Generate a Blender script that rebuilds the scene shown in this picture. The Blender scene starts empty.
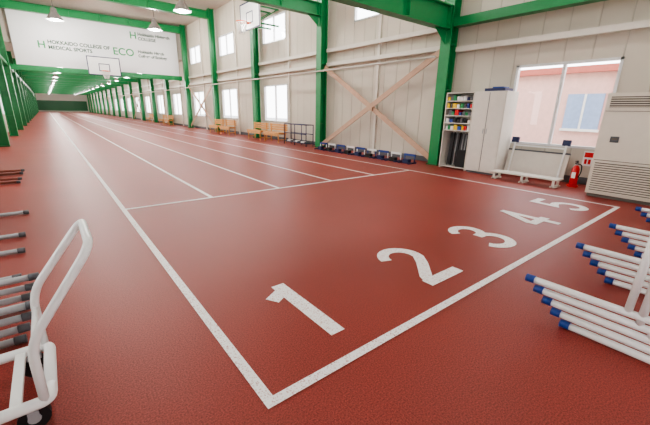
import bpy, bmesh, math, random
from mathutils import Vector, Matrix
random.seed(4)
h=1.4
S=bpy.context.scene
# ------------------------------------------------------------ materials
def lin(c):
    return tuple(((x/255)/12.92 if x/255<=0.04045 else ((x/255+0.055)/1.055)**2.4) for x in c)
def mat(name,rgb,rough=0.5,metal=0.0,noise=0.06,scale=8.0,bump=0.0,emit=0.0):
    m=bpy.data.materials.new(name); m.use_nodes=True
    nt=m.node_tree; b=nt.nodes['Principled BSDF']
    c=lin(rgb)
    tc=nt.nodes.new('ShaderNodeTexCoord'); n=nt.nodes.new('ShaderNodeTexNoise')
    n.inputs['Scale'].default_value=scale; n.inputs['Detail'].default_value=4
    nt.links.new(tc.outputs['Object'],n.inputs['Vector'])
    r=nt.nodes.new('ShaderNodeValToRGB')
    r.color_ramp.elements[0].position=0.3; r.color_ramp.elements[1].position=0.7
    r.color_ramp.elements[0].color=(*[x*(1-noise) for x in c],1)
    r.color_ramp.elements[1].color=(*[min(1,x*(1+noise)) for x in c],1)
    nt.links.new(n.outputs['Fac'],r.inputs['Fac']); nt.links.new(r.outputs['Color'],b.inputs['Base Color'])
    b.inputs['Roughness'].default_value=rough; b.inputs['Metallic'].default_value=metal
    if bump>0:
        bp=nt.nodes.new('ShaderNodeBump'); bp.inputs['Strength'].default_value=bump; bp.inputs['Distance'].default_value=0.01
        nt.links.new(n.outputs['Fac'],bp.inputs['Height']); nt.links.new(bp.outputs['Normal'],b.inputs['Normal'])
    if emit>0:
        b.inputs['Emission Color'].default_value=(*c,1); b.inputs['Emission Strength'].default_value=emit
    return m
M_green=mat('green_paint',(30,128,72),0.4)
M_gdark=mat('green_paint_dark',(20,100,55),0.45)
M_white=mat('white_paint',(232,232,230),0.3,noise=0.03)
M_cream=mat('cream_paint',(212,206,196),0.5,noise=0.03)
M_brace=mat('brace_paint',(190,156,132),0.5)
M_ceil=mat('ceiling_board',(186,178,168),0.8)
M_blue=mat('blue_rubber',(28,62,135),0.45)
M_navy=mat('navy_plastic',(30,38,80),0.5)
M_black=mat('black_rubber',(22,22,24),0.55)
M_grey=mat('grey_metal',(165,167,170),0.35,0.2)
M_greyd=mat('dark_grey',(90,92,96),0.5)
M_red=mat('extinguisher_red',(200,20,22),0.3)
M_yel=mat('yellow_plastic',(225,190,40),0.5)
M_orange=mat('rim_orange',(225,90,30),0.45)
M_wood=mat('bench_wood',(205,150,90),0.5,noise=0.2,scale=14)
M_ban=mat('banner_cloth',(228,228,230),0.7,noise=0.02,scale=1)
M_txt=mat('banner_ink',(55,85,68),0.6)
M_txtg=mat('banner_green_ink',(30,140,75),0.6)
M_net=mat('net_cord',(230,230,225),0.8)
M_alu=mat('window_aluminium',(215,215,215),0.35,0.3)
M_ac=mat('ac_body',(214,206,192),0.4,noise=0.02)
M_acd=mat('ac_slot',(100,94,86),0.6)
M_lamp=mat('lamp_shade',(205,208,210),0.25,0.7)
M_bulb=mat('lamp_bulb',(255,250,240),0.4,emit=25)
M_ext=mat('outside_render',(226,184,176),0.8)
M_extr=mat('outside_roof',(190,110,100),0.8)
M_extg=mat('outside_ground',(150,150,150),0.9)
M_exts=mat('outside_shutter',(150,170,205),0.7)
M_brown=mat('brown_rubber',(120,60,45),0.6)

# floor
def floor_mat():
    m=bpy.data.materials.new('red_rubber_track'); m.use_nodes=True
    nt=m.node_tree; b=nt.nodes['Principled BSDF']
    tc=nt.nodes.new('ShaderNodeTexCoord')
    n1=nt.nodes.new('ShaderNodeTexNoise'); n1.inputs['Scale'].default_value=120; n1.inputs['Detail'].default_value=4; n1.inputs['Roughness'].default_value=.7
    n2=nt.nodes.new('ShaderNodeTexNoise'); n2.inputs['Scale'].default_value=0.6; n2.inputs['Detail'].default_value=5
    for n in(n1,n2): nt.links.new(tc.outputs['Object'],n.inputs['Vector'])
    r=nt.nodes.new('ShaderNodeValToRGB'); r.color_ramp.elements[0].position=.34; r.color_ramp.elements[1].position=.66
    r.color_ramp.elements[0].color=(*lin((104,38,33)),1); r.color_ramp.elements[1].color=(*lin((172,77,67)),1)
    nt.links.new(n1.outputs['Fac'],r.inputs['Fac'])
    r2=nt.nodes.new('ShaderNodeValToRGB'); r2.color_ramp.elements[0].color=(.88,.88,.88,1); r2.color_ramp.elements[1].color=(1.06,1.05,1.05,1)
    r2.color_ramp.elements[0].position=.3; r2.color_ramp.elements[1].position=.7
    nt.links.new(n2.outputs['Fac'],r2.inputs['Fac'])
    mx=nt.nodes.new('ShaderNodeMixRGB'); mx.blend_type='MULTIPLY'; mx.inputs['Fac'].default_value=1
    nt.links.new(r.outputs['Color'],mx.inputs['Color1']); nt.links.new(r2.outputs['Color'],mx.inputs['Color2'])
    nt.links.new(mx.outputs['Color'],b.inputs['Base Color'])
    b.inputs['Roughness'].default_value=0.45; b.inputs['Specular IOR Level'].default_value=0.33
    bp=nt.nodes.new('ShaderNodeBump'); bp.inputs['Strength'].default_value=0.35; bp.inputs['Distance'].default_value=0.003
    nt.links.new(n1.outputs['Fac'],bp.inputs['Height']); nt.links.new(bp.outputs['Normal'],b.inputs['Normal'])
    return m
M_floor=floor_mat()
def line_mat():
    m=bpy.data.materials.new('track_line_paint'); m.use_nodes=True
    nt=m.node_tree; b=nt.nodes['Principled BSDF']
    tc=nt.nodes.new('ShaderNodeTexCoord')
    n1=nt.nodes.new('ShaderNodeTexNoise'); n1.inputs['Scale'].default_value=110; n1.inputs['Detail'].default_value=4
    nt.links.new(tc.outputs['Object'],n1.inputs['Vector'])
    r=nt.nodes.new('ShaderNodeValToRGB'); r.color_ramp.elements[0].position=.33; r.color_ramp.elements[1].position=.46
    r.color_ramp.elements[0].color=(*lin((190,142,134)),1); r.color_ramp.elements[1].color=(*lin((246,244,242)),1)
    nt.links.new(n1.outputs['Fac'],r.inputs['Fac']); nt.links.new(r.outputs['Color'],b.inputs['Base Color'])
    b.inputs['Roughness'].default_value=0.6
    return m
M_line=line_mat()
def wall_mat(name,rgb):
    m=mat(name,rgb,0.6,noise=0.03,scale=1.5)
    nt=m.node_tree; b=nt.nodes['Principled BSDF']
    tc=nt.nodes.new('ShaderNodeTexCoord')
    w=nt.nodes.new('ShaderNodeTexWave'); w.bands_direction='Y'; w.wave_profile='SAW'; w.inputs['Scale'].default_value=0.62
    nt.links.new(tc.outputs['Object'],w.inputs['Vector'])
    r=nt.nodes.new('ShaderNodeValToRGB'); r.color_ramp.elements[0].position=0; r.color_ramp.elements[1].position=.06
    r.color_ramp.elements[0].color=(0,0,0,1)
    nt.links.new(w.outputs['Fac'],r.inputs['Fac'])
    src=b.inputs['Base Color'].links[0].from_socket
    mx=nt.nodes.new('ShaderNodeMixRGB'); mx.blend_type='MULTIPLY'
    iv=nt.nodes.new('ShaderNodeMath'); iv.operation='MULTIPLY_ADD'; iv.inputs[1].default_value=-.35; iv.inputs[2].default_value=.35
    nt.links.new(r.outputs['Color'],iv.inputs[0]); nt.links.new(iv.outputs[0],mx.inputs['Fac'])
    nt.links.new(src,mx.inputs['Color1']); mx.inputs['Color2'].default_value=(.3,.28,.26,1)
    nt.links.new(mx.outputs[0],b.inputs['Base Color'])
    bp=nt.nodes.new('ShaderNodeBump'); bp.inputs['Strength'].default_value=0.8; bp.inputs['Distance'].default_value=0.02
    nt.links.new(r.outputs['Color'],bp.inputs['Height']); nt.links.new(bp.outputs['Normal'],b.inputs['Normal'])
    return m
M_wall=wall_mat('ribbed_wall_panel',(200,192,178))
def glass():
    m=bpy.data.materials.new('window_glass'); m.use_nodes=True; nt=m.node_tree
    nt.nodes.remove(nt.nodes['Principled BSDF']); o=nt.nodes['Material Output']
    t=nt.nodes.new('ShaderNodeBsdfTransparent'); g=nt.nodes.new('ShaderNodeBsdfGlossy'); g.inputs['Roughness'].default_value=.02
    x=nt.nodes.new('ShaderNodeMixShader'); x.inputs[0].default_value=.06
    nt.links.new(t.outputs[0],x.inputs[1]); nt.links.new(g.outputs[0],x.inputs[2]); nt.links.new(x.outputs[0],o.inputs[0])
    return m
M_glass=glass()

# ------------------------------------------------------------ builder
class B:
    def __init__(s,name,parent=None):
        s.name=name; s.bm=bmesh.new(); s.mats=[]; s.parent=parent
    def mi(s,m):
        if m not in s.mats: s.mats.append(m)
        return s.mats.index(m)
    def box(s,a,b,m,M=None):
        i=s.mi(m)
        a2=[min(a[k],b[k]) for k in range(3)]; b2=[max(a[k],b[k]) for k in range(3)]
        vs=[s.bm.verts.new((x,y,z)) for x in(a2[0],b2[0]) for y in(a2[1],b2[1]) for z in(a2[2],b2[2])]
        if M is not None:
            for v in vs: v.co=M@v.co
        for f in((0,1,3,2),(4,6,7,5),(0,4,5,1),(2,3,7,6),(0,2,6,4),(1,5,7,3)):
            fc=s.bm.faces.new([vs[k] for k in f]); fc.material_index=i
        return s
    def beam(s,p,q,w,t,m,up=(0,0,1)):
        p=Vector(p);q=Vector(q);d=q-p;L=d.length;z=d.normalized();u=Vector(up)
        x=u.cross(z)
        if x.length<1e-4: x=Vector((1,0,0)).cross(z)
        x.normalize(); y=z.cross(x)
        M=Matrix((( x.x,y.x,z.x,p.x),(x.y,y.y,z.y,p.y),(x.z,y.z,z.z,p.z),(0,0,0,1)))
        return s.box((-w/2,-t/2,0),(w/2,t/2,L),m,M)
    def tube(s,pts,r,m,seg=12,closed=False,cap=True,smooth=True):
        i=s.mi(m); pts=[Vector(p) for p in pts]; n=len(pts); rings=[]
        prev=None
        for k,p in enumerate(pts):
            if closed: t=(pts[(k+1)%n]-pts[k-1])
            elif k==0: t=pts[1]-p
            elif k==n-1: t=p-pts[k-1]
            else: t=(pts[k+1]-p).normalized()+(p-pts[k-1]).normalized()
            t.normalize()
            if prev is None:
                a=Vector((0,0,1)) if abs(t.z)<.9 else Vector((1,0,0))
                u=t.cross(a).normalized()
            else:
                u=(prev-t*prev.dot(t)).normalized()
            prev=u; v=t.cross(u)
            rr=r[k] if isinstance(r,(list,tuple)) else r
            rings.append([s.bm.verts.new(p+u*rr*math.cos(2*math.pi*j/seg)+v*rr*math.sin(2*math.pi*j/seg)) for j in range(seg)])
        rng=range(n) if closed else range(n-1)
        for k in rng:
            A=rings[k];C=rings[(k+1)%n]
            for j in range(seg):
                f=s.bm.faces.new((A[j],A[(j+1)%seg],C[(j+1)%seg],C[j])); f.material_index=i; f.smooth=smooth
        if cap and not closed:
            f=s.bm.faces.new(rings[0][::-1]); f.material_index=i
            f=s.bm.faces.new(rings[-1]); f.material_index=i
        return s
    def poly(s,pts,m):
        i=s.mi(m); f=s.bm.faces.new([s.bm.verts.new(p) for p in pts]); f.material_index=i; return s
    def ribbon(s,pts,w,z,m):
        i=s.mi(m); pts=[Vector((p[0],p[1])) for p in pts]; n=len(pts); L=[];R=[]
        for k in range(n):
            if k==0: d=(pts[1]-pts[0]).normalized(); nn=Vector((-d.y,d.x)); sc=1
            elif k==n-1: d=(pts[-1]-pts[-2]).normalized(); nn=Vector((-d.y,d.x)); sc=1
            else:
                a=(pts[k]-pts[k-1]).normalized(); b=(pts[k+1]-pts[k]).normalized()
                na=Vector((-a.y,a.x)); nb=Vector((-b.y,b.x)); nn=(na+nb).normalized(); sc=1/max(.4,nn.dot(na))
            L.append(s.bm.verts.new((pts[k].x+nn.x*w/2*sc,pts[k].y+nn.y*w/2*sc,z)))
            R.append(s.bm.verts.new((pts[k].x-nn.x*w/2*sc,pts[k].y-nn.y*w/2*sc,z)))
        for k in range(n-1):
            f=s.bm.faces.new((L[k],R[k],R[k+1],L[k+1])); f.material_index=i
        return s
    def done(s,bevel=0,recalc=True):
        if recalc: bmesh.ops.recalc_face_normals(s.bm,faces=s.bm.faces)
        me=bpy.data.meshes.new(s.name); s.bm.to_mesh(me); s.bm.free()
        for m in s.mats: me.materials.append(m)
        o=bpy.data.objects.new(s.name,me); S.collection.objects.link(o)
        if s.parent: o.parent=s.parent
        if bevel>0:
            bv=o.modifiers.new('bevel','BEVEL'); bv.width=bevel; bv.segments=2; bv.limit_method='ANGLE'
        return o
def smooth_path(pts,r=0.06,n=5):
    pts=[Vector(p) for p in pts]; out=[pts[0]]
    for k in range(1,len(pts)-1):
        a=pts[k-1];b=pts[k];c=pts[k+1]
        rr=min(r,(a-b).length*.45,(c-b).length*.45)
        p=b+(a-b).normalized()*rr; q=b+(c-b).normalized()*rr
        for j in range(n+1):
            t=j/n; out.append(p*(1-t)**2+b*2*t*(1-t)+q*t*t)
    out.append(pts[-1]); return out

# ------------------------------------------------------------ dims
XW=6.3*h; XC=6.08*h; XLW=-1.25*h; XLC=-0.95*h
YB=-5.0; YE=108.0; ZC=5.0*h
X0=.462*h; LW=.912*h; Y1=.868*h; Y2=3.86*h
COLS=[4.05*h+5.4*k for k in range(-1,19)]
YBAN=19.9*h

# floor
b=B('floor'); b.box((XLW-.2,YB-.2,-.2),(XW+.2,YE+.2,0),M_floor); b.done()
b=B('ceiling'); b.box((XLW-.2,YB-.2,ZC),(XW+.2,YBAN+.3,ZC+.15),M_ceil)
b.box((XLW-.2,YBAN+.1,3.45*h),(XW+.2,YE+.2,3.45*h+.12),M_ceil)
b.box((XLW-.2,YBAN+.15,3.45*h),(XW+.2,YBAN+.25,ZC),M_ceil); b.done()

def wall_x(name,x0,x1,y0,y1,z1,ops,m):
    b=B(name)
    ys=sorted(set([y0,y1]+[o[0] for o in ops]+[o[1] for o in ops]))
    for a,c in zip(ys[:-1],ys[1:]):
        mid=(a+c)/2
        cut=sorted([(o[2],o[3]) for o in ops if o[0]<mid<o[1]])
        z=0
        for lo,hi in cut:
            if lo>z: b.box((x0,a,z),(x1,c,lo),m)
            z=hi
        if z<z1: b.box((x0,a,z),(x1,c,z1),m)
    return b.done()
ops=[(1.44*h,2.84*h,.53*h,1.79*h)]
up=[(-1.5*h,0.3*h,2.9*h,4.0*h),(4.9*h,6.9*h,3.1*h,3.95*h)]
for k in range(3,18):
    c=COLS[k]
    up+= [(c-2.4,c-.3,3.15*h,3.95*h)] if c<YBAN else []
    ops+=[(c-2.5,c-.3,.61*h,1.83*h)]
allops=ops+up
wall_x('wall_right',XW,XW+.12,YB-.2,YE+.2,ZC,allops,M_wall)
lops=[(y,y+2.2,.9,2.6) for y in [-3.5+5.4*k for k in range(0,20)]]+[(y,y+2.2,4.2,5.6) for y in [-3.5+5.4*k for k in range(0,6)]]
wall_x('wall_left',XLW-.12,XLW,YB-.2,YE+.2,ZC,lops,M_wall)
b=B('wall_far'); b.box((XLW,YE,0),(XW,YE+.12,ZC),M_cream); b.box((XLW+.3,YE-.06,.3),(XW-.3,YE,2.6),M_gdark); b.done()
b=B('wall_near')
b.box((XLW,YB-.12,0),(XW,YB,.9),M_cream);b.box((XLW,YB-.12,2.9),(XW,YB,ZC),M_cream)
xs=[XLW,XLW+1,XLW+3.4,XLW+4.4,XLW+6.8,XLW+7.8,XW]  # unseen wall behind the camera; window gaps added to let daylight in
for i in range(0,6,2): b.box((xs[i],YB-.12,.9),(xs[i+1],YB,2.9),M_cream)
b.done()
wn=0
def window(o,xi,sgn=1):
    global wn
    wn+=1
    b=B('window_%d'%wn); y0,y1,z0,z1=o; t=.05; x0=xi-.02*sgn; x1=xi+.08*sgn
    b.box((x0,y0,z0),(x1,y0+t,z1),M_alu);b.box((x0,y1-t,z0),(x1,y1,z1),M_alu)
    b.box((x0,y0,z0),(x1,y1,z0+t),M_alu);b.box((x0,y0,z1-t),(x1,y1,z1),M_alu)
    ym=(y0+y1)/2; b.box((x0+.01*sgn,ym-.03,z0+t),(x1-.02*sgn,ym+.03,z1-t),M_alu)
    xg=xi+.04*sgn
    b.poly([(xg,y0+t,z0+t),(xg,y1-t,z0+t),(xg,y1-t,z1-t),(xg,y0+t,z1-t)],M_glass)
    b.done()
for o in allops: window(o,XW)
for o in lops: window(o,XLW,-1)
b=B('outside_building'); b.box((XW+5,-6,-.2),(XW+5.3,12,2.75),M_ext)
b.box((XW+4.85,-6,2.75),(XW+5.35,12,2.95),M_extr)
for y in(-1.2,1.9,3.4,6.6):
    b.box((XW+4.96,y,1.0),(XW+5,y+1.0,2.1),M_exts); b.box((XW+4.93,y-.05,.92),(XW+5,y+1.05,1.0),M_white)
    b.box((XW+4.94,y+.47,1.0),(XW+4.97,y+.53,2.1),M_white)
    b.tube([(XW+4.9,y-.25,-.2),(XW+4.9,y-.25,2.75)],.05,M_extr,8)
b.done()
b=B('outside_ground'); b.box((XW+.2,YB,-.25),(XW+30,YE,-.2),M_extg); b.box((XLW-30,YB,-.25),(XLW-.2,YE,-.2),M_extg); b.done()

# ------------------------------------------------------------ track markings
b=B('track_lines'); z=.004; lw=.06
b.ribbon([(X0,Y1),(X0,YE-1)],lw,z,M_line)
b.ribbon([(X0-lw/2,Y1),(X0+5*LW+lw/2,Y1)],lw,z+.0006,M_line)
b.ribbon([(X0+5*LW,Y1),(X0+5*LW,YE-1)],lw,z,M_line)
b.ribbon([(X0,Y2),(X0+5*LW,Y2)],lw,z+.0006,M_line)
for k in range(1,5): b.ribbon([(X0+k*LW,Y2),(X0+k*LW,YE-1)],lw,z,M_line)
b.done(recalc=False)
def arc(cx,cy,rx,ry,a0,a1,n=14):
    return [(cx+rx*math.cos(math.radians(a0+(a1-a0)*k/n)),cy+ry*math.sin(math.radians(a0+(a1-a0)*k/n))) for k in range(n+1)]
DH=.56*h; DW=.36*h; sw=.115
hw=DW/2-sw/2
def digit(k,strokes,dx=0):
    cx=.475*h+.909*h*(k-.5)+dx; y0=1.03*h
    b=B('lane_number_%d'%k)
    for j,st in enumerate(strokes):
        b.ribbon([(cx+p[0]*hw,y0+sw/2+p[1]*(DH-sw)) for p in st],sw,.0045+.0005*j,M_line)
    b.done(recalc=False)
e=sw/2/(DH-sw)
digit(1,[[(0.15,-e),(0.15,1+e)],[(-.66,.80),(0.1,.93)]],-.035*h)
digit(2,[arc(0,.72,.95,.28,170,-25,12)+[(.35,.42),(-.75,.12),(-.98,0.0)],[(-1.25,0),(1.2,0)]])
digit(3,[arc(0,.76,.88,.24,165,-80,14)+[(-.15,.53)],[(-.15,.53)]+arc(0,.27,1.0,.27,80,-165,16)])
digit(4,[[(.45,-e),(.45,1+e)],[(.40,.98),(-1.0,.30)],[(-1.2,.26),(1.2,.26)]])
digit(5,[[(1.0,1.0),(-.75,1.0),(-.9,.52)]+arc(-.02,.30,.98,.30,120,-160,18)])

# ------------------------------------------------------------ columns, beams
def hcol(name,x,y,z1,face):
    b=B(name); w=.30; d=.30; t=.03
    b.box((x-d/2,y-w/2,0),(x-d/2+t,y+w/2,z1),M_green)
    b.box((x+d/2-t,y-w/2,0),(x+d/2,y+w/2,z1),M_green)
    b.box((x-d/2+t,y-.02,0),(x+d/2-t,y+.02,z1),M_green)
    b.box((x-d/2-.03,y-w/2-.03,0),(x+d/2+.0,y+w/2+.03,.03),M_gdark)
    for zz in(.9,2.0,3.1): b.box((x-d/2+t,y-w/2+.02,zz),(x+d/2-t,y+w/2-.02,zz+.02),M_green)
    return b.done()
for k,c in enumerate(COLS):
    zt=ZC if c<YBAN else 3.45*h
    hcol('steel_column',XC,c,zt,-1); hcol('steel_column',XLC,c,zt,1)
    bm_=B('roof_beam')
    if k==1: lo,hi=2.46*h,2.84*h
    elif k==2: lo,hi=3.35*h,3.65*h
    elif c>YBAN: lo,hi=2.85*h,3.15*h
    else: lo,hi=4.6*h,4.9*h
    xa=XLC+.16; xb=XC-.16
    bm_.box((xa,c-.13,lo),(xb,c+.13,lo+.03),M_green); bm_.box((xa,c-.13,hi-.03),(xb,c+.13,hi),M_green)
    bm_.box((xa,c-.02,lo+.03),(xb,c+.02,hi-.03),M_green)
    n=6
    for j in range(n+1):
        x=xa+.05+(xb-xa-.1)*j/n; bm_.box((x-.015,c-.12,lo+.03),(x+.015,c+.12,hi-.03),M_green)
    if k in(1,2):
        bm_.poly([(xb,c,lo),(xb-.5,c,lo),(xb,c,lo-.35)],M_green)
    bm_.done()
for k in range(len(COLS)-1):
    a=COLS[k]+.16; c=COLS[k+1]-.16
    g=B('wall_girt')
    if k==0:
        g.box((XC-.12,a,2.5*h),(XC+.12,c,2.5*h+.2),M_green)
    for zz in (2.16*h,2.5*h) if k>0 else (2.1*h,):
        g.box((XC+.1,a,zz),(XC+.2,c,zz+.12),M_cream)
    g.done()
    g=B('wall_girt'); g.box((XLC-.12,a,2.5*h),(XLC+.1,c,2.5*h+.16),M_green); g.done()
    mid=(COLS[k]+COLS[k+1])/2
    if k>0:
        g=B('wall_stud'); g.box((XW-.08,mid-.05,0),(XW,mid+.05,(ZC if mid<YBAN else 3.45*h)),M_cream); g.done()
b=B('wall_pipe'); b.tube([(XC-.24,COLS[1]+.2,2.02*h),(XC-.24,COLS[10],2.02*h)],.03,M_cream,8)
for k in range(2,10): b.beam((XC-.24,COLS[k],2.02*h),(XC-.13,COLS[k],2.02*h),.03,.03,M_cream)
b.done()
def brace(k):
    g=B('cross_brace'); a=COLS[k]+.17; c=COLS[k+1]-.17; x=XC
    g.beam((x-.03,a,2.13*h),(x-.03,c,.1*h),.16,.03,M_brace,up=(1,0,0))
    g.beam((x+.02,a,.1*h),(x+.02,c,2.13*h),.16,.03,M_brace,up=(1,0,0))
    g.box((x-.05,(a+c)/2-.12,1.115*h-.12),(x+.04,(a+c)/2+.12,1.115*h+.12),M_brace)
    g.done()
brace(1); brace(4); brace(8); brace(12)
b=B('baseboard_right'); b.box((XW-.02,YB,0),(XW,YE,.15),M_greyd); b.done()

# ------------------------------------------------------------ banner
bx0=-.62*h; bx1=6.0*h-.2; bz0=2.62*h; bz1=4.75*h
ban=B('banner'); ban.box((bx0,YBAN-.03,bz0),(bx1,YBAN,bz1),M_ban)
ban.box((XLC+.16,YBAN-.05,bz0-.30),(XC-.16,YBAN+.1,bz0-.01),M_green)
ban.box((XLC+.16,YBAN-.05,bz1+.01),(XC-.16,YBAN+.1,bz1+.15),M_green)
ban=ban.done()
def text(s,x,z,size,m,name):
    cu=bpy.data.curves.new(name,'FONT'); cu.body=s; cu.size=size; cu.extrude=.003
    cu.materials.append(m); cu.offset=.008
    o=bpy.data.objects.new(name,cu); S.collection.objects.link(o); o.parent=ban
    o.location=(x,YBAN-.04,z); o.rotation_euler=(math.pi/2,0,0); return o
text('HOKKAIDO COLLEGE OF',.75,bz0+1.30,.28,M_txt,'text_1')
text('MEDICAL SPORTS',.75,bz0+1.0,.28,M_txt,'text_2')
text('H',.25,bz0+1.02,.55,M_txtg,'text_3')
text('H',5.2,bz0+2.15,.6,M_txtg,'text_4')
text('Hokkaido Hightech',5.7,bz0+2.38,.26,M_txt,'text_5')
text('COLLEGE',5.7,bz0+2.1,.26,M_txt,'text_6')
text('ECO',4.1,bz0+1.05,.62,M_txtg,'text_7')
text('Hokkaido Hitech',5.6,bz0+1.3,.24,M_txt,'text_8')
text('College of Ecology',5.6,bz0+1.03,.24,M_txt,'text_9')

# ------------------------------------------------------------ hoops
def hoop(px,py,pz,ang,mount):
    e=bpy.data.objects.new('basketball_hoop',None); S.collection.objects.link(e)
    e.location=(px,py,pz); e.rotation_euler=(0,0,ang)
    g=B('backboard',e); w=.9;hh=.55
    g.box((-w,0,-hh),(w,.04,hh),M_white)
    for a,c in(((-w,-.01,-hh),(-w+.05,0,hh)),((w-.05,-.01,-hh),(w,0,hh)),((-w,-.01,-hh),(w,0,-hh+.05)),((-w,-.01,hh-.05),(w,0,hh)),
      ((-.3,-.01,-.3),(-.26,0,.15)),((.26,-.01,-.3),(.3,0,.15)),((-.3,-.01,.11),(.3,0,.15)),((-.3,-.01,-.3),(.3,0,-.26))):
        g.box(a,c,M_navy)
    g.done()
    g=B('rim',e)
    g.tube([(.225*math.cos(t*math.pi/10),-.38+.225*math.sin(t*math.pi/10),-.3) for t in range(20)],.016,M_orange,8,closed=True)
    g.beam((-.08,0,-.3),(-.08,-.17,-.3),.03,.03,M_orange); g.beam((.08,0,-.3),(.08,-.17,-.3),.03,.03,M_orange)
    g.done()
    g=B('net',e)
    n=12
    for j in range(n):
        for s in(1,-1):
            pts=[]
            for q in range(6):
                t=2*math.pi*(j+s*q*.5)/n; r=.225-.02*q-(.01 if q>3 else 0)
                pts.append((r*math.cos(t),-.38+r*math.sin(t),-.31-.09*q))
            g.tube(pts,.008,M_net,4)
    g.done()
    g=B('bracket',e)
    for x in(-.35,.35):
        for z in(-.3,.35): g.beam((x,.04,z),(x,mount,z),.06,.06,M_green)
    g.beam((-.35,.04+.1,-.3),(-.35,mount-.05,.35),.04,.04,M_green); g.beam((.35,.14,-.3),(.35,mount-.05,.35),.04,.04,M_green)
    g.done()
hoop(2.43*h,YBAN-.75,2.76*h,0,.70)
hoop(5.35*h,10.6*h,3.75*h,-math.pi/2,XC-5.35*h+.2)

# ------------------------------------------------------------ high-bay lamps
def lamp(x,y,z,drop,en,s=1.0):
    g=B('high_bay_lamp')
    g.tube([(x,y,z+drop),(x,y,z+.3)],.012,M_greyd,6)
    g.tube([(x,y,z+.46*s),(x,y,z+.38*s),(x,y,z+.28*s),(x,y,z+.14*s),(x,y,z)],[.06*s,.11*s,.12*s,.22*s,.30*s],M_lamp,20,cap=False)
    g.tube([(x,y,z+.28*s),(x,y,z+.15*s),(x,y,z+.02)],[.05*s,.11*s,.09*s],M_bulb,12)
    g.done()
    l=bpy.data.lights.new('lamp_light','POINT'); l.energy=en; l.shadow_soft_size=.18; l.color=(1,.97,.92)
    o=bpy.data.objects.new('lamp_light',l); S.collection.objects.link(o); o.location=(x,y,z-.2)
ys=[(13.45*h-5.46*j,(210,150,80)[j-1]) for j in range(1,4)]+[(13.45*h,260),(17.3*h,260)]
for y,en in ys:
    for x,dy in((.87*h,.9*h),(4.26*h,0)):
        lamp(x,y+dy,4.2*h,ZC-4.2*h-.005,en,1.35)
for k in range(0,14):
    y=COLS[5]+2.7+5.4*k
    for x in(.87*h,4.26*h):
        lamp(x,y,2.75*h,.70*h-.005,140,.8)

# ------------------------------------------------------------ hurdles
def hurdle_stack(name,M,n,width,tubem,capm,leg=.62,dy=.065,dz=.06,boardm=M_white,H=.95,tail=.16,r=.024):
    """local: legs run along y, x across; top hurdle's feet end at y=0"""
    g=B(name)
    for i in range(n):
        z=.03+dz*i; yf=-(n-1-i)*dy; yr=yf-leg
        for sx in(0,1):
            x=sx*width
            g.tube([(x,yf,z),(x,yr-tail,z)],r,tubem,14)
            g.tube([(x,yf+.012,z),(x,yf-.045,z)],r+.004,capm,14)
            g.tube([(x,yr,z),(x,yr-.02,H)],r-.003,tubem,12)
        g.tube([(0,yr-tail+.03,z),(width,yr-tail+.03,z)],.016,tubem,10)
        g.box((-.04,yr-.05,H-.02),(width+.04,yr-.025,H+.06),boardm)
        for xx in(.0,width/2-.1,width-.2): g.box((xx,yr-.026,H-.021),(xx+.2,yr-.0235,H+.061),M_navy)
    g.bm.transform(M)
    return g.done()
hurdle_stack('hurdle_stack',Matrix.Translation((1.83*h,.59*h,0)),5,.76*h,M_white,M_blue,leg=.56)
hurdle_stack('hurdle_stack',Matrix.Translation((3.3*h,.58*h,0)),5,.85*h,M_white,M_blue,leg=.56)
for xc,yc,n,w,dz in((-.17*h,1.80*h,4,.32*h,.07),(-.28*h,2.55*h,1,.5*h,.07),(-.29*h,3.45*h,1,.75*h,.06),(-.40*h,6.0*h,2,.78*h,.06)):
    M=Matrix.Translation((xc,yc+w,0))@Matrix.Rotation(-math.pi/2,4,'Z')
    hurdle_stack('hurdle_stack',M,n,w,M_grey if yc<6*h-.1 else M_brown,M_greyd,leg=.6,dy=.03,dz=dz,H=.70,r=.022)

# ------------------------------------------------------------ push cart
g=B('hurdle_cart')
yn,yf=1.22*h,1.55*h; xr=-.15*h; zd=.1*h
path=[(xr,yn,zd),(xr,yn,.31*h),(.04*h,yn,.585*h),(.04*h,yf,.585*h),(xr,yf,.33*h),(xr,yf,zd)]
g.tube(smooth_path(path,.09,6),.019,M_white,14)
xl=xr-.85
g.tube(smooth_path([(xr+.02,yn+.1,zd),(xr+.02,yf,zd),(xl,yf,zd),(xl,yn,zd),(xr+.02,yn,zd),(xr+.02,yn+.1,zd)],.05,5),.026,M_white,12)
for j in range(6): g.box((xr-.12-.13*j,yn,zd-.012),(xr-.08-.13*j,yf,zd+.012),M_white)
g.tube([(xr,yn,.26*h),(xr,yf,.27*h)],.014,M_white,10)
g.tube(smooth_path([(xl,yn,zd),(xl,yn,.45*h),(xl,yf,.45*h),(xl,yf,zd)],.08,5),.019,M_white,12)
for x in(xr-.05,xl+.08):
    for y in(yn+.03,yf-.03):
        g.tube([(x,y-.017,.06),(x,y+.017,.06)],.06,M_black,20,smooth=False)
        g.tube([(x,y-.02,.06),(x,y+.02,.06)],.025,M_grey,12,smooth=False)
        g.box((x-.02,y-.026,.055),(x+.02,y-.021,zd-.01),M_grey); g.box((x-.02,y+.021,.055),(x+.02,y+.026,zd-.01),M_grey)
        g.box((x-.03,y-.028,zd-.03),(x+.03,y+.028,zd-.02),M_grey)
g.done()

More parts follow.
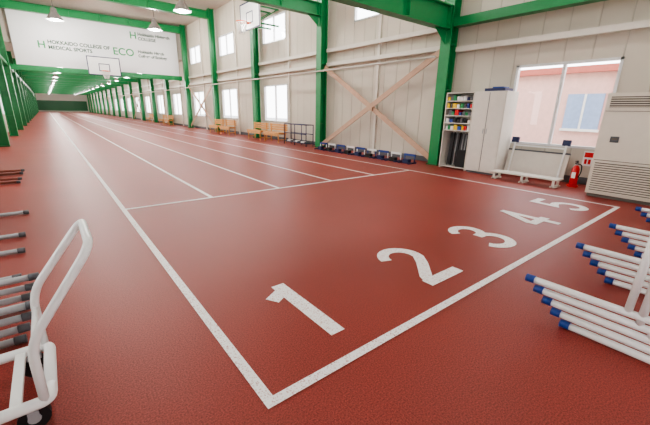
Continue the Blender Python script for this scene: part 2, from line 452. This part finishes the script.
# ------------------------------------------------------------ AC unit
g=B('floor_air_conditioner'); xa=5.42*h; y0,y1=.50*h,1.31*h; H=1.28*h; D=.5
g.box((xa,y0,.06),(xa+D,y1,H),M_ac); g.box((xa+.03,y0+.03,0),(xa+D-.03,y1-.03,.06),M_acd)
g.box((xa-.006,y0+.06,H-.24),(xa,y1-.06,H-.06),M_acd)
for j in range(5): g.box((xa-.018,y0+.06,H-.235+.036*j),(xa-.004,y1-.06,H-.222+.036*j),M_ac)
g.box((xa-.008,y0+.02,.66),(xa,y1-.02,.67),M_acd); g.box((xa-.008,y0+.02,H-.3),(xa,y1-.02,H-.292),M_acd)
g.box((xa-.004,y0+.05,.10),(xa,y1-.05,.62),M_acd)
for j in range(13): g.box((xa-.022,y0+.04,.10+.04*j),(xa-.003,y1-.04,.122+.04*j),M_ac)
g.box((xa-.01,y1-.30,.98),(xa,y1-.18,1.08),M_greyd); g.box((xa-.012,y1-.28,1.02),(xa-.008,y1-.2,1.06),M_acd)
g.done(bevel=.006)

# ------------------------------------------------------------ cabinet
g=B('storage_cabinet'); xa=5.8*h; xb=XW-.12; y0,y1=2.70*h,3.24*h; H=1.37*h
g.box((xa,y0,.05),(xb,y1,H),M_cream); g.box((xa+.03,y0+.02,0),(xb,y1-.02,.05),M_greyd)
ym=(y0+y1)/2
for a,c in((y0+.02,ym-.006),(ym+.006,y1-.02)): g.box((xa-.018,a,.08),(xa,c,H-.03),M_cream)
g.box((xa-.019,ym-.006,.08),(xa-.001,ym+.006,H-.03),M_greyd)
g.box((xa-.03,ym-.05,H*.5),(xa-.018,ym-.03,H*.5+.12),M_grey); g.box((xa-.03,ym+.03,H*.5),(xa-.018,ym+.05,H*.5+.12),M_grey)
g.done(bevel=.004)
g=B('open_shelf'); xa=5.86*h; y0,y1=3.28*h,3.82*h
g.box((xa,y0,0),(xb,y0+.02,H),M_cream); g.box((xa,y1-.02,0),(xb,y1,H),M_cream); g.box((xb-.02,y0+.02,0),(xb,y1-.02,H),M_cream)
zs=[.04,.98,1.16,1.34,1.52,1.70,H-.02]
for z in zs: g.box((xa,y0+.02,z),(xb-.02,y1-.02,z+.02),M_cream)
g.done()
g=B('sports_equipment'); cols=[M_yel,M_red,M_blue,M_white,M_black,M_green,M_greyd,M_navy,M_white,M_greyd]
for z in zs[1:-1]:
    y=y0+.07
    while y<y1-.06:
        m=random.choice(cols); r=random.uniform(.03,.05); hh=random.uniform(.08,.14)
        if random.random()<.5: g.tube([(xa+.06,y,z+.022),(xa+.06,y,z+.02+hh)],r,m,12,smooth=False)
        else: g.box((xa+.02,y-r,z+.022),(xa+.25,y+r,z+.02+hh),m)
        y+=2*r+.012
for j in range(7):
    y=y0+.09+.085*j; g.tube([(xa+.12+.02*(j%3),y,.07),(xa+.25,y+.02,.93)],.016,random.choice([M_black,M_greyd,M_grey,M_black]),8)
g.box((xa+.05,y0+.06,.065),(xa+.3,y0+.3,.5),M_black); g.box((xa+.32,y0+.06,.065),(xb-.04,y1-.06,.9),M_greyd)
g.done()
g=B('equipment_case'); g.box((5.88*h,2.78*h,H),(5.88*h+.4,3.12*h,H+.07),M_navy); g.box((5.88*h+.03,2.82*h,H+.07),(5.88*h+.3,3.0*h,H+.1),M_blue); g.done()

# ------------------------------------------------------------ things under the window
g=B('folding_table')
Mx=Matrix.Translation((XW-.33,1.78*h,.02))@Matrix.Rotation(math.radians(12),4,'Y')
def lb(a,c,m): g.box(a,c,m,Mx)
lb((0,0,.08),(.03,1.25,.60),M_cream)
lb((-.012,-.01,.595),(.045,1.26,.63),M_greyd)
for y in(.08,1.13):
    lb((-.04,y,.02),(-.013,y+.035,.85),M_white); lb((-.05,y-.05,.78),(.01,y+.10,.90),M_navy)
lb((-.035,.08,.70),(-.01,1.165,.73),M_white)
g.done()
g=B('low_bench'); xq=5.6*h
for x in(xq,xq+.11,xq+.22):
    g.box((x-.045,1.68*h,.145),(x+.045,2.66*h,.175),M_cream)
for y in(1.74*h,2.17*h,2.60*h):
    for x in(xq-.02,xq+.24): g.box((x-.02,y-.02,0),(x+.02,y+.02,.145),M_cream)
    g.box((xq-.04,y-.05,0),(xq+.26,y+.05,.025),M_cream)
g.done()
g=B('fire_extinguisher'); x,y=5.97*h,1.61*h
g.tube([(x,y,.02),(x,y,.05),(x,y,.36),(x,y,.41),(x,y,.44)],[.06,.07,.07,.05,.028],M_red,20)
g.tube([(x,y,.44),(x,y,.48)],.02,M_grey,10); g.box((x-.09,y-.012,.48),(x+.03,y+.012,.50),M_black); g.box((x-.10,y-.012,.52),(x+.02,y+.012,.535),M_black)
g.box((x-.0,y-.012,.48),(x+.03,y+.012,.535),M_black)
g.tube(smooth_path([(x,y,.47),(x-.02,y-.09,.46),(x-.04,y-.11,.32),(x-.05,y-.08,.2)],.06,4),.011,M_black,8)
g.box((x-.075,y-.035,.18),(x-.068,y+.035,.30),M_white)
g.tube([(x,y,0),(x,y,.03)],.10,M_red,20,smooth=False)
g.done()
g=B('extinguisher_sign'); g.box((XW-.06,1.46*h,.40),(XW-.03,1.46*h+.24,.70),M_white)
g.box((XW-.065,1.46*h+.02,.58),(XW-.06,1.46*h+.22,.68),M_red)
for j in range(3): g.box((XW-.065,1.46*h+.025+.068*j,.44),(XW-.06,1.46*h+.07+.068*j,.54),M_red)
g.box((XW-.03,1.46*h+.1,.5),(XW-.001,1.46*h+.14,.6),M_grey)
g.done()

# ------------------------------------------------------------ mini hurdles along the wall
for j in range(9):
    y=COLS[1]+.42+.51*j; x=5.72*h
    g=B('mini_hurdle')
    for dy_ in(0,.36):
        g.box((x-.18,y+dy_-.025,0),(x+.16,y+dy_+.025,.04),M_navy)
        g.tube([(x+.1,y+dy_,.04),(x+.1,y+dy_,.22)],.015,M_white if j%3 else M_blue,8)
    g.box((x+.085,y-.02,.20),(x+.115,y+.38,.26),M_white if j%2 else M_blue)
    g.box((x-.10,y+.08,0),(x+.04,y+.28,.12),M_black if j%2 else M_navy)
    g.done()
g=B('equipment_rack'); xa=5.75*h; y0,y1=COLS[2]+.35,COLS[2]+2.0
for x in(xa,xa+.35):
    for y in(y0,(y0+y1)/2,y1): g.tube([(x,y,0),(x,y,.85)],.018,M_navy,8)
    for z in(.12,.48,.85): g.tube([(x,y0,z),(x,y1,z)],.016,M_navy,8)
for y in(y0,y1):
    for z in(.12,.85): g.tube([(xa,y,z),(xa+.35,y,z)],.016,M_navy,8)
for j in range(6): g.tube([(xa+.05,y0+.15+.26*j,.14),(xa+.3,y0+.15+.26*j,.14)],.05,M_white if j%2 else M_greyd,10)
g.done()
def bench(y0,L=1.5):
    g=B('wooden_bench'); x=5.60*h
    for k in range(4): g.box((x+.1*k,y0,.42),(x+.1*k+.085,y0+L,.45),M_wood)
    for k in range(3): g.box((x+.41,y0,.52+.1*k),(x+.435,y0+L,.60+.1*k),M_wood)
    for y in(y0+.12,y0+L-.16):
        g.box((x+.02,y,0),(x+.06,y+.05,.42),M_wood); g.box((x+.37,y,0),(x+.41,y+.05,.82),M_wood); g.box((x+.02,y,.37),(x+.41,y+.05,.42),M_wood)
        g.box((x+.02,y,.12),(x+.38,y+.05,.16),M_wood)
    g.box((x+.0,y0+.05,.30),(x+.02,y0+L-.05,.42),M_wood)
    g.done()
for y in(9.4*h,10.6*h,13.2*h,14.4*h,22*h,23.3*h,27*h): bench(y)

# ------------------------------------------------------------ world & light
w=bpy.data.worlds.new('World'); S.world=w; w.use_nodes=True; nt=w.node_tree
bg=nt.nodes['Background']; sky=nt.nodes.new('ShaderNodeTexSky'); sky.sky_type='HOSEK_WILKIE'; sky.turbidity=6
sky.sun_direction=Vector((-.3,-.2,.93)).normalized()
mx=nt.nodes.new('ShaderNodeMixRGB'); mx.inputs['Fac'].default_value=.75; mx.inputs['Color2'].default_value=(1,1,1,1)
nt.links.new(sky.outputs[0],mx.inputs['Color1']); nt.links.new(mx.outputs[0],bg.inputs['Color'])
bg.inputs['Strength'].default_value=6.0

# ------------------------------------------------------------ camera
f=340.0
X=Vector((.785,-.162,.597)); Y=Vector((-.618,-.236,.750)); 
X.normalize(); Y=(Y-X*X.dot(Y)).normalized(); Dn=Y.cross(X)
U=-Dn
right=Vector((X.x,Y.x,U.x)); down=Vector((X.y,Y.y,U.y)); fwd=Vector((X.z,Y.z,U.z))
upv=-down; back=-fwd
cam=bpy.data.cameras.new('camera'); co=bpy.data.objects.new('camera',cam); S.collection.objects.link(co)
co.matrix_world=Matrix(((right.x,upv.x,back.x,0),(right.y,upv.y,back.y,0),(right.z,upv.z,back.z,h),(0,0,0,1)))
cam.sensor_width=36; cam.lens=f/650*36; cam.clip_start=.02; cam.clip_end=500
S.camera=co
S.view_settings.view_transform='AgX'
S.view_settings.look='AgX - Medium High Contrast'
S.view_settings.exposure=0.4
